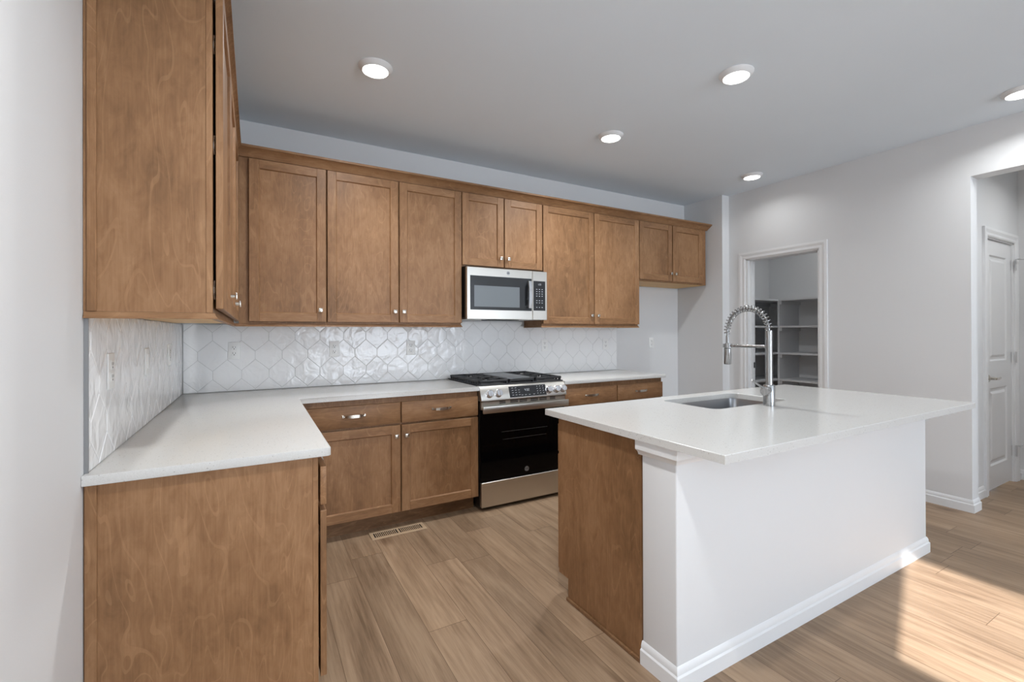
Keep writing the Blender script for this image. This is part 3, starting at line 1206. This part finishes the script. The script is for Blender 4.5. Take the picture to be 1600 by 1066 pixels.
# ================================================================== OUTLETS
def outlet(fr, u, v, w, label, kind='outlet', group='outlet plates'):
    t = thing('wall_outlet' if kind == 'outlet' else 'light_switch', label, 'outlet' if kind == 'outlet' else 'switch', fr(u, v, w), group)
    mb = MB(fr)
    mb.box(u - 0.036, u + 0.036, v + 0.0004, v + 0.0065, w - 0.058, w + 0.058, 0.0025, 0, 2)
    mb.build('cover_plate', M['plate'], t)
    if kind == 'outlet':
        for dz in (-0.020, 0.020):
            mb = MB(fr)
            mb.box(u - 0.0165, u + 0.0165, v + 0.006, v + 0.0085, w + dz - 0.0155, w + dz + 0.0155, 0.002, 0, 2)
            r = mb.build('receptacle', M['plate'], t)
            mb = MB(fr)
            mb.box(u - 0.0085, u - 0.0060, v + 0.0084, v + 0.0089, w + dz - 0.001, w + dz + 0.009)
            mb.box(u + 0.0060, u + 0.0085, v + 0.0084, v + 0.0089, w + dz - 0.001, w + dz + 0.008)
            mb.box(u - 0.0028, u + 0.0028, v + 0.0084, v + 0.0089, w + dz - 0.0105, w + dz - 0.005)
            mb.build('slots', M['dark'], r)
    else:
        mb = MB(fr)
        mb.box(u - 0.0165, u + 0.0165, v + 0.006, v + 0.010, w - 0.033, w + 0.033, 0.002, 0, 2)
        mb.build('rocker', M['plate'], t)
    return t


TV0 = 0.0088
outlet(BACK, 0.297, TV0, 1.190, 'white outlet on the back wall tiles nearest the left corner')
outlet(BACK, 0.941, TV0, 1.190, 'white outlet on the back wall tiles, second from the left corner')
outlet(BACK, 1.527, TV0, 1.186, 'white outlet on the back wall tiles just left of the range')
outlet(BACK, 2.831, TV0, 1.186, 'white outlet on the back wall tiles just right of the range')
outlet(BACK, 3.586, TV0, 1.188, 'white outlet at the right end of the back wall tiles')
outlet(LEFT, -1.726, TV0, 1.187, 'white outlet on the left wall tiles nearest the camera')
outlet(LEFT, -1.153, TV0, 1.187, 'white switch plate midway along the left wall tiles', 'switch')
outlet(LEFT, -0.56, TV0, 1.192, 'white outlet on the left wall tiles nearest the back corner')
outlet(Fr((0, 0.1, 0), (1, 0, 0), (0, -1, 0)), 4.36, 0.0, 1.187, 'white outlet on the bare grey wall of the fridge alcove')

# ================================================================== RANGE
RX0, RX1 = 1.8505, 2.6005
RC = (RX0 + RX1) / 2
t = thing('gas_range', 'stainless slide-in gas range with black oven door and five knobs', 'stove', (RC, -0.34, 0))
mb = MB(BACK)
mb.box(RX0, RX1, 0.012, 0.628, 0.025, 0.905, 0.003)
tag(mb.build('body', M['black'], t), 'black enamel body')
for x in (RX0 + 0.05, RX1 - 0.05):
    for v in (0.07, 0.58):
        mb = MB(BACK)
        mb.tube([(x, v, 0.0), (x, v, 0.026)], 0.018, 10)
        mb.build('foot', M['black'], t)
mb = MB(BACK)
mb.box(RX0 - 0.004, RX1 + 0.004, 0.012, 0.625, 0.9155, 0.922, 0.002)
mb.box(RX0 + 0.004, RX1 - 0.004, 0.012, 0.625, 0.905, 0.9156)
top = mb.build('cooktop', M['iron'], t)
# burners
for bx, bv, br in ((RX0 + 0.14, 0.47, 0.045), (RX0 + 0.14, 0.19, 0.038), (RC, 0.33, 0.052), (RX1 - 0.14, 0.47, 0.05), (RX1 - 0.14, 0.19, 0.035)):
    mb = MB(BACK)
    c = BACK(bx, bv, 0.922)
    mb.lathe(c, (0, 0, 1), [(br + 0.012, 0), (br + 0.010, 0.008), (br, 0.009), (br, 0.013), (br * 0.9, 0.018), (0, 0.018)], 22)
    mb.build('burner', M['black'], t)
# grates
gz = 0.953


def grate(u0, u1, cx_list):
    mb = MB(BACK)
    v0, v1 = 0.045, 0.612
    r = 0.0065
    for u in (u0 + r, u1 - r):
        mb.box(u - r, u + r, v0, v1, gz - 0.016, gz, 0.003)
    for v in (v0 + r, (v0 + v1) / 2, v1 - r):
        mb.box(u0, u1, v - r, v + r, gz - 0.016, gz, 0.003)
    uc = (u0 + u1) / 2
    for vc in cx_list:
        mb.box(u0 + 0.01, uc - 0.03, vc - 0.005, vc + 0.005, gz - 0.014, gz + 0.001, 0.002)
        mb.box(uc + 0.03, u1 - 0.01, vc - 0.005, vc + 0.005, gz - 0.014, gz + 0.001, 0.002)
        mb.box(uc - 0.005, uc + 0.005, vc - 0.135, vc - 0.03, gz - 0.014, gz + 0.001, 0.002)
        mb.box(uc - 0.005, uc + 0.005, vc + 0.03, vc + 0.135, gz - 0.014, gz + 0.001, 0.002)
    k = 13
    for i in range(k):                    # toothed outer bars
        v = v0 + 0.02 + (v1 - v0 - 0.04) * i / (k - 1)
        for u in (u0 + r, u1 - r):
            mb.box(u - 0.008, u + 0.008, v - 0.008, v + 0.008, gz - 0.034, gz - 0.006, 0.003)
    for u in (u0 + 0.012, u1 - 0.012):
        for v in (v0 + 0.012, v1 - 0.012):
            mb.box(u - 0.009, u + 0.009, v - 0.009, v + 0.009, 0.9222, gz - 0.004, 0.002)
    return mb.build('grate', M['iron'], t)


gw = 0.252
grate(RX0 + 0.004, RX0 + 0.004 + gw, (0.19, 0.47))
grate(RX1 - 0.004 - gw, RX1 - 0.004, (0.19, 0.47))
mb = MB(BACK)
cu0, cu1 = RX0 + 0.008 + gw, RX1 - 0.008 - gw
mb.box(cu0, cu1, 0.05, 0.07, gz - 0.02, gz, 0.003)
mb.box(cu0, cu1, 0.592, 0.612, gz - 0.02, gz, 0.003)
mb.box(cu0, cu0 + 0.012, 0.05, 0.612, gz - 0.02, gz, 0.003)
mb.box(cu1 - 0.012, cu1, 0.05, 0.612, gz - 0.02, gz, 0.003)
for u in (cu0 + 0.01, cu1 - 0.01):
    for v in (0.06, 0.602):
        mb.box(u - 0.008, u + 0.008, v - 0.008, v + 0.008, 0.9222, gz - 0.012)
gr = mb.build('grate', M['iron'], t)
mb = MB(BACK)
mb.box(cu0 + 0.014, cu1 - 0.014, 0.12, 0.56, gz - 0.010, gz + 0.004, 0.004, 0, 2)
tag(mb.build('griddle', M['griddle'], gr), 'grey centre griddle plate')
# slanted control panel
pv0, pz0, pv1, pz1 = 0.672, 0.806, 0.636, 0.912
mb = MB(BACK)
mb.prism([(0.60, 0.806), (pv0, pz0), (pv0 + 0.001, pz0 + 0.006), (pv1 + 0.003, pz1 - 0.004), (pv1, pz1), (0.60, pz1 + 0.008)], RX0 - 0.003, RX1 + 0.003, axis='u')
cp = mb.build('control_panel', M['steel'], t)
sl = Vector((0, -(pv1 - pv0), pz1 - pz0)).normalized()       # up the slope (world)
nv = Vector((0, -(pz1 - pz0), -(pv1 - pv0))).normalized()
if nv.y > 0:
    nv = -nv


class Slope:
    """u across, v out of the sloped panel, w up along it"""
    def __call__(s, u, v, w):
        return BACK(u, pv0 + 0.001, pz0) + sl * w + nv * v


SL = Slope()
mb = MB(SL)
mb.box(2.085, 2.415, 0.0004, 0.003, 0.014, 0.098, 0.001)
disp = mb.build('display', M['panel'], cp)
mb = MB(SL)
rnd = random.Random(3)
for cx_, n in ((2.115, 4), (2.143, 4), (2.171, 3)):
    for q in range(n):
        mb.box(cx_ - 0.007, cx_ + 0.007, 0.003, 0.0034, 0.030 + q * 0.018, 0.0325 + q * 0.018)
for cx_ in (2.335, 2.362, 2.389):
    for q in range(4):
        mb.box(cx_ - 0.003, cx_ + 0.003, 0.003, 0.0034, 0.030 + q * 0.018, 0.034 + q * 0.018)
for cx_ in (2.195, 2.225, 2.26, 2.30):
    mb.box(cx_ - 0.008, cx_ + 0.008, 0.003, 0.0034, 0.026, 0.0285)
mb.build('key_legends', M['print_'], disp)


def seg7(mb, ch, u, w, h, v):
    segs = {'0': 'abcdef', '1': 'bc', '2': 'abged', '4': 'fgbc', '8': 'abcdefg'}[ch]
    wd, tk = h * 0.5, h * 0.11
    pos = {'a': (0, wd, h - tk, h), 'd': (0, wd, 0, tk), 'g': (0, wd, h / 2 - tk / 2, h / 2 + tk / 2),
           'b': (wd - tk, wd, h / 2, h), 'c': (wd - tk, wd, 0, h / 2), 'f': (0, tk, h / 2, h), 'e': (0, tk, 0, h / 2)}
    for s_ in segs:
        a_, b_, c_, d_ = pos[s_]
        mb.box(u + a_, u + b_, v, v + 0.0004, w + c_, w + d_)


mb = MB(SL)
for ch, uu in (('4', 2.222), ('0', 2.240), ('2', 2.254)):
    seg7(mb, ch, uu, 0.056, 0.018, 0.003)
mb.build('clock_digits', M['print_'], disp)
mb = MB(SL)
mb.box(2.003, 2.062, 0.0004, 0.0012, 0.012, 0.022)
mb.build('rating_label', M['dark'], cp)
for ku in (1.915, 1.990, 2.440, 2.513, 2.586 - 0.012):
    mb = MB(SL)
    c = SL(ku, 0, 0.052)
    mb.lathe(c, nv, [(0, 0), (0.030, 0), (0.030, 0.004), (0.0265, 0.006), (0.0255, 0.030), (0.022, 0.034), (0, 0.034)], 28)
    k = mb.build('knob', M['chrome'], t)
    mb = MB(SL)
    mb.box(ku - 0.004, ku + 0.004, 0.033, 0.040, 0.031, 0.073, 0.0015)
    mb.build('grip', M['chrome'], k)
# oven door
mb = MB(BACK)
mb.box(RX0 + 0.001, RX1 - 0.001, 0.630, 0.652, 0.216, 0.742, 0.003)
od = mb.build('oven_door', M['glass'], t)
mb = MB(BACK)
mb.box(RX0 + 0.001, RX1 - 0.001, 0.630, 0.660, 0.743, 0.802, 0.003)
tr = mb.build('door_top_trim', M['steel'], od)
mb = MB(BACK)
for c0 in (-0.20, -0.10, -0.02, 0.08, 0.16, 0.25):
    ww = 0.034 if abs(c0) < 0.18 else 0.026
    for z in (0.7840, 0.7955):
        mb.box(RC + c0 - ww, RC + c0 + ww, 0.659, 0.6606, z - 0.0034, z + 0.0034)
mb.build('vent_slots', M['dark'], od)
mb = MB(BACK)
mb.box(RX0 - 0.004, RX1 + 0.004, 0.690, 0.704, 0.722, 0.774, 0.004, 0, 2)
for u in (RX0 + 0.03, RX1 - 0.03):
    mb.box(u - 0.02, u + 0.02, 0.660, 0.691, 0.735, 0.762, 0.003)
mb.build('handle', M['steel'], od)
mb = MB(BACK)
mb.box(RX0 + 0.17, RX1 - 0.17, 0.6521, 0.6525, 0.565, 0.568)
mb.box(RX0 + 0.18, RX1 - 0.18, 0.6521, 0.6525, 0.508, 0.511)
tag(mb.build('oven_rack', flat('rack_seen_through_glass', (62, 62, 62), 0.4), od), 'oven racks showing through the dark glass')


def badge(fr, u, v, w, r, parent):
    mb = MB(fr)
    ax = (fr(0, 1, 0) - fr(0, 0, 0))
    c = fr(u, v, w)
    mb.lathe(c, ax, [(r * 0.86, 0.0), (r, 0.0), (r, 0.0012), (r * 0.86, 0.0012), (r * 0.86, 0.0)], 28)
    mb.build('badge_ring', M['logo'], parent)
    mb = MB(fr)
    mb.lathe(c, ax, [(0, 0.0), (r * 0.78, 0.0), (r * 0.78, 0.0007), (0, 0.0007)], 28)
    d_ = mb.build('badge_disc', M['logo'], parent)
    text_mesh('GE', r * 1.0, fr, u, v + 0.0008, w).build('badge_letters', M['panel'], d_, smooth=False)


badge(BACK, 2.240, 0.6521, 0.262, 0.019, od)
mb = MB(BACK)
mb.box(RX0 + 0.001, RX1 - 0.001, 0.630, 0.660, 0.030, 0.211, 0.003)
mb.build('drawer', M['steel'], t)

# ================================================================== MICROWAVE
MX0, MX1, MZ0, MZ1, MV = 1.853, 2.598, 1.414, 1.824, 0.405
t = thing('microwave', 'stainless over-the-range microwave hung under the short cabinet', 'microwave', ((MX0 + MX1) / 2, -0.2, MZ0))
mb = MB(BACK)
mb.box(MX0, MX1, 0.0105, MV - 0.030, MZ0 + 0.008, MZ1 + 0.008, 0.003)
tag(mb.build('body', M['black'], t), 'black case')
mb = MB(BACK)
mb.box(MX0 + 0.02, MX1 - 0.02, 0.03, MV - 0.045, MZ0 + 0.0005, MZ0 + 0.0075)
b_ = mb.build('underside', M['steel'], t)
mb = MB(BACK)
mb.box(MX0 + 0.22, MX0 + 0.50, 0.20, MV - 0.06, MZ0 - 0.004, MZ0 + 0.0004)
mb.build('grease_filter', M['dark'], b_)
xs_ = 2.452
mb = MB(BACK)
mb.box(MX0, xs_ - 0.001, MV - 0.029, MV, MZ0, MZ1, 0.003)
md = mb.build('door', M['steel'], t)
mb = MB(BACK)
mb.box(1.880, 2.443, MV + 0.0002, MV + 0.002, 1.488, 1.757, 0.0015)
wn = mb.build('window_glass', M['window'], md)
mb = MB(BACK)
mb.box(1.914, 2.325, MV + 0.002, MV + 0.0024, 1.513, 1.680)
mb.build('window_screen', M['mesh'], wn)
mb = MB(BACK)
hp = []
for k in range(9):
    x = -1 + k / 4
    hp.append((2.408, MV + 0.042 - 0.012 * x * x, 1.622 + 0.112 * x))
n_ = len(hp)
rg = []
for (u, v, w) in hp:
    rg.append([mb.bm.verts.new(BACK(u + a, v + b, w)) for a, b in ((-0.017, -0.006), (0.017, -0.006), (0.014, 0.006), (-0.014, 0.006))])
for A, B in zip(rg, rg[1:]):
    for k in range(4):
        mb.bm.faces.new((A[k], A[(k + 1) % 4], B[(k + 1) % 4], B[k]))
mb.bm.faces.new(rg[0])
mb.bm.faces.new(rg[-1])
for z in (1.528, 1.716):
    mb.box(2.396, 2.420, MV + 0.001, MV + 0.034, z - 0.012, z + 0.012, 0.003)
mb.build('handle', M['chrome'], md)
badge(BACK, 2.219, MV, 1.792, 0.015, md)
mb = MB(BACK)
mb.box(xs_ + 0.001, MX1, MV - 0.029, MV, MZ0, MZ1, 0.003)
mc = mb.build('control_panel', M['steel'], t)
mb = MB(BACK)
mb.box(2.461, 2.579, MV + 0.0002, MV + 0.0018, 1.492, 1.742, 0.0012)
kp = mb.build('keypad', M['panel'], mc)
mb = MB(BACK)
for r_ in range(9):
    if r_ in (1, 4):
        continue
    for c0 in range(3):
        u = 2.493 + c0 * 0.027
        z = 1.520 + r_ * 0.019
        mb.box(u - 0.006, u + 0.006, MV + 0.0018, MV + 0.0021, z - 0.002, z + 0.002)
mb.build('key_legends', M['print_'], kp)
mb = MB(BACK)
for ch, uu in (('1', 2.503), ('2', 2.517), ('0', 2.529)):
    seg7(mb, ch, uu, 1.706, 0.014, MV + 0.0018)
mb.build('clock_digits', M['print_'], kp)

# ================================================================== SINK + FAUCET
t = thing('kitchen_sink', 'stainless undermount sink set into the island countertop', 'sink', ((SX0 + SX1) / 2, (SY0 + SY1) / 2, CB - 0.21))
mb = MB()
loops = []
for ins, z, r in ((-0.006, CB - 0.0012, 0.066), (0.004, CB - 0.0012, 0.050), (0.007, CB - 0.010, 0.050), (0.012, CB - 0.185, 0.055), (0.030, CB - 0.205, 0.06), (0.14, CB - 0.210, 0.05)):
    loops.append([mb.bm.verts.new((x, y, z)) for x, y in rrect(SX0 + ins, SX1 - ins, SY0 + ins, SY1 - ins, r)])
for A, B in zip(loops, loops[1:]):
    for k in range(len(A)):
        mb.bm.faces.new((A[k], A[(k + 1) % len(A)], B[(k + 1) % len(B)], B[k]))
mb.bm.faces.new(loops[-1])
o = mb.build('bowl', M['steely'], t, recalc=False)
sm = o.modifiers.new('thickness', 'SOLIDIFY')
sm.thickness = 0.0012
sm.offset = 1
mb = MB()
mb.lathe(((SX0 + SX1) / 2, (SY0 + SY1) / 2, CB - 0.2095), (0, 0, 1), [(0.044, 0), (0.042, 0.003), (0.030, 0.001), (0.0, 0.001)], 24)
mb.build('drain', M['chrome'], t)

FX, FY = 2.803, -2.212
t = thing('kitchen_faucet', 'tall spring-neck pull-down faucet standing behind the island sink', 'faucet', (FX, FY, CT))
mb = MB()
mb.lathe((FX, FY, CT), (0, 0, 1), [(0, 0.0004), (0.030, 0.0004), (0.030, 0.003), (0.0285, 0.004), (0.0285, 0.108), (0.026, 0.112), (0, 0.112)], 28)
mb.build('base', M['steelz'], t)
mb = MB()
mb.lathe((FX, FY, CT), (0, 0, 1), [(0, 0.108), (0.0175, 0.108), (0.0175, 0.312), (0.0162, 0.3125), (0.0162, 0.315), (0.0175, 0.3155), (0.0175, 0.398), (0.0145, 0.402), (0.0, 0.402)], 24)
mb.build('column', M['steelz'], t)
# lever
mb = MB()
mb.lathe((FX - 0.024, FY - 0.006, CT + 0.083), (-0.95, -0.31, 0), [(0, 0), (0.021, 0), (0.0225, 0.008), (0.0225, 0.052), (0.019, 0.058), (0, 0.058)], 22)
lv = mb.build('valve_hub', M['steelz'], t)
mb = MB()
mb.tube([(FX - 0.064, FY - 0.018, CT + 0.094), (FX - 0.12, FY - 0.012, CT + 0.122), (FX - 0.165, FY - 0.010, CT + 0.146)], [0.0065, 0.0055, 0.0055], 12)
mb.build('lever', M['steelz'], lv)
# hose arc and spring
R = 0.122
arc = []
z0 = CT + 0.398
cz_ = CT + 0.402
for k in range(0, 41):
    a = math.pi * k / 40
    arc.append(Vector((FX, FY + R - R * math.cos(a), cz_ + R * math.sin(a))))
arc.append(Vector((FX, FY + 2 * R, cz_ - 0.02)))
mb = MB()
mb.tube([tuple(p) for p in arc] + [(FX, FY + 2 * R, CT + 0.312)], 0.0060, 12)
mb.build('hose', M['steelz'], t)
mb = MB()
coil = []
turns, N = 23, 23 * 16
# arc-length resample
seg = [(arc[i + 1] - arc[i]).length for i in range(len(arc) - 1)]
tot = sum(seg)


def at(s):
    i = 0
    while i < len(seg) - 1 and s > seg[i]:
        s -= seg[i]
        i += 1
    d = (arc[i + 1] - arc[i])
    return arc[i] + d * (s / seg[i]), d.normalized()


for k in range(N + 1):
    p, d = at(tot * k / N * 0.9999)
    side = Vector((1, 0, 0))
    nn = d.cross(side)
    a = 2 * math.pi * turns * k / N
    coil.append(tuple(p + (side * math.cos(a) + nn * math.sin(a)) * 0.0165))
mb.tube(coil, 0.0029, 6)
mb.build('spring', M['steelz'], t)
hy_ = FY + 2 * R
mb = MB()
mb.lathe((FX, hy_, CT), (0, 0, 1), [(0, 0.206), (0.017, 0.206), (0.0195, 0.210), (0.0195, 0.296), (0.016, 0.301), (0.016, 0.322), (0.0095, 0.330), (0.0085, 0.372), (0.0, 0.372)], 24)
mb.build('spray_head', M['steelz'], t)
mb = MB()
mb.tube([(FX, FY + 0.012, CT + 0.314), (FX, hy_ - 0.014, CT + 0.314)], 0.0085, 14)
mb.lathe((FX, hy_, CT), (0, 0, 1), [(0.0165, 0.303), (0.0245, 0.303), (0.0245, 0.325), (0.0165, 0.325), (0.0165, 0.303)], 24)
mb.build('support_arm', M['steelz'], t)

# ================================================================== DOWNLIGHTS
lights = [(1.005, -1.085, 1.0, 'recessed ceiling light nearest the left cabinets'),
          (2.746, -1.048, 1.4, 'recessed ceiling light above the cooktop side of the aisle, centre of the back row'),
          (4.500, -1.030, 0.17, 'recessed ceiling light near the fridge alcove, right end of the back row'),
          (2.815, -2.022, 0.3, 'recessed ceiling light right above the island sink'),
          (4.520, -2.760, 0.5, 'recessed ceiling light cut off by the right edge of the picture'),
          (0.950, -3.000, 1.6, 'recessed ceiling light overhead near the camera, in front of the tall side panel'),
          (5.42, -1.30, 0.21, 'added unseen ceiling light brightening the pantry'),  # extra lamp, added out of view to lift the pantry walls
          (5.65, -3.05, 0.6, 'added unseen ceiling light brightening the hall beyond the opening')]  # likewise added out of view, fills the hall with light
first = None
for x, y, k, lab in lights:
    if first is None:
        t = thing('recessed_light', lab, 'ceiling light', (x, y, ZC), 'recessed ceiling lights')
        mb = MB()
        c = (x, y, ZC - 0.0003)
        mb.lathe(c, (0, 0, -1), [(0.092, 0), (0.092, 0.004), (0.088, 0.010), (0.074, 0.024), (0.070, 0.026), (0.068, 0.024), (0.068, 0.0)], 36)
        mb.build('trim_ring', M['trim'], t)
        mb = MB()
        mb.lathe(c, (0, 0, -1), [(0.067, 0.014), (0.067, 0.0245), (0.0, 0.0275)], 36)
        mb.build('lens', M['lens'], t)
        first = t
    else:
        t = copy_tree(first)
        t.location = (x, y, ZC)
        t['label'] = lab
    ld = bpy.data.lights.new('downlight_lamp', 'AREA')
    ld.shape = 'DISK'
    ld.size = 0.12
    ld.energy = DOWNLIGHT_W * k
    ld.color = (0.95, 0.98, 1.0)
    ld.spread = math.radians(150)
    lo = bpy.data.objects.new('downlight_lamp', ld)
    COL.objects.link(lo)
    lo.location = (x, y, ZC - 0.034)

# ================================================================== FLOOR VENT
t = thing('floor_vent', 'tan slotted floor register in front of the toe kick left of the range', 'vent', (1.24, -0.66, 0))
mb = MB()
vx0, vx1, vy0, vy1 = 1.062, 1.420, -0.722, -0.600
mb.box(vx0, vx1, vy0, vy0 + 0.026, 0.0003, 0.005, 0.0015)
mb.box(vx0, vx1, vy1 - 0.026, vy1, 0.0003, 0.005, 0.0015)
mb.box(vx0, vx0 + 0.022, vy0 + 0.026, vy1 - 0.026, 0.0003, 0.005, 0.0015)
mb.box(vx1 - 0.022, vx1, vy0 + 0.026, vy1 - 0.026, 0.0003, 0.005, 0.0015)
xm = (vx0 + vx1) / 2
mb.box(xm - 0.007, xm + 0.007, vy0 + 0.026, vy1 - 0.026, 0.0003, 0.005, 0.001)
mb.build('frame', M['vent'], t)
mb = MB()
for a_, b_ in ((vx0 + 0.022, xm - 0.007), (xm + 0.007, vx1 - 0.022)):
    n = 13
    for k in range(1, n):
        x = a_ + (b_ - a_) * k / n
        mb.box(x - 0.0024, x + 0.0024, vy0 + 0.026, vy1 - 0.026, 0.0012, 0.0042)
mb.build('louvers', M['vent'], t)
mb = MB()
mb.box(vx0 + 0.01, vx1 - 0.01, vy0 + 0.012, vy1 - 0.012, 0.0003, 0.0010)
mb.build('duct_shadow', M['dark'], t)

# ================================================================== PANTRY SHELVES
PX, PN = 5.87, -0.36
PY = -0.70
SXF = 5.48
lev = [1.668, 1.372, 1.078, 0.785, 0.49, 0.20]
t = thing('pantry_shelving', 'white corner shelving built in inside the pantry doorway', 'shelves', (5.67, -1.4, 0))
mb = MB()
mb.box(SXF, PX - 0.001, PY - 0.010, PY + 0.010, 0.0, lev[0], 0.001)
mb.build('side_panel', M['shelf'], t)
for z in lev:
    mb = MB()
    mb.box(SXF, PX - 0.001, -2.21, PY - 0.0105, z - 0.02, z, 0.001)
    mb.build('shelf', M['shelf'], t)
    mb = MB()
    mb.box(SXF + 0.012, PX - 0.002, PY - 0.030, PY - 0.0105, z - 0.058, z - 0.0205, 0.001)
    mb.build('cleat', M['shelf'], t)
for z in lev:
    mb = MB()
    mb.box(XP + 0.124, SXF + 0.0, PY, PN - 0.001, z - 0.02, z, 0.001)
    mb.box(SXF + 0.0, PX - 0.002, PY + 0.0105, PN - 0.001, z - 0.02, z, 0.0)
    mb.build('shelf', M['shelf'], t)
    mb = MB()
    mb.box(XP + 0.126, PX - 0.004, PN - 0.020, PN - 0.0012, z - 0.058, z - 0.0205, 0.001)
    mb.build('cleat', M['shelf'], t)
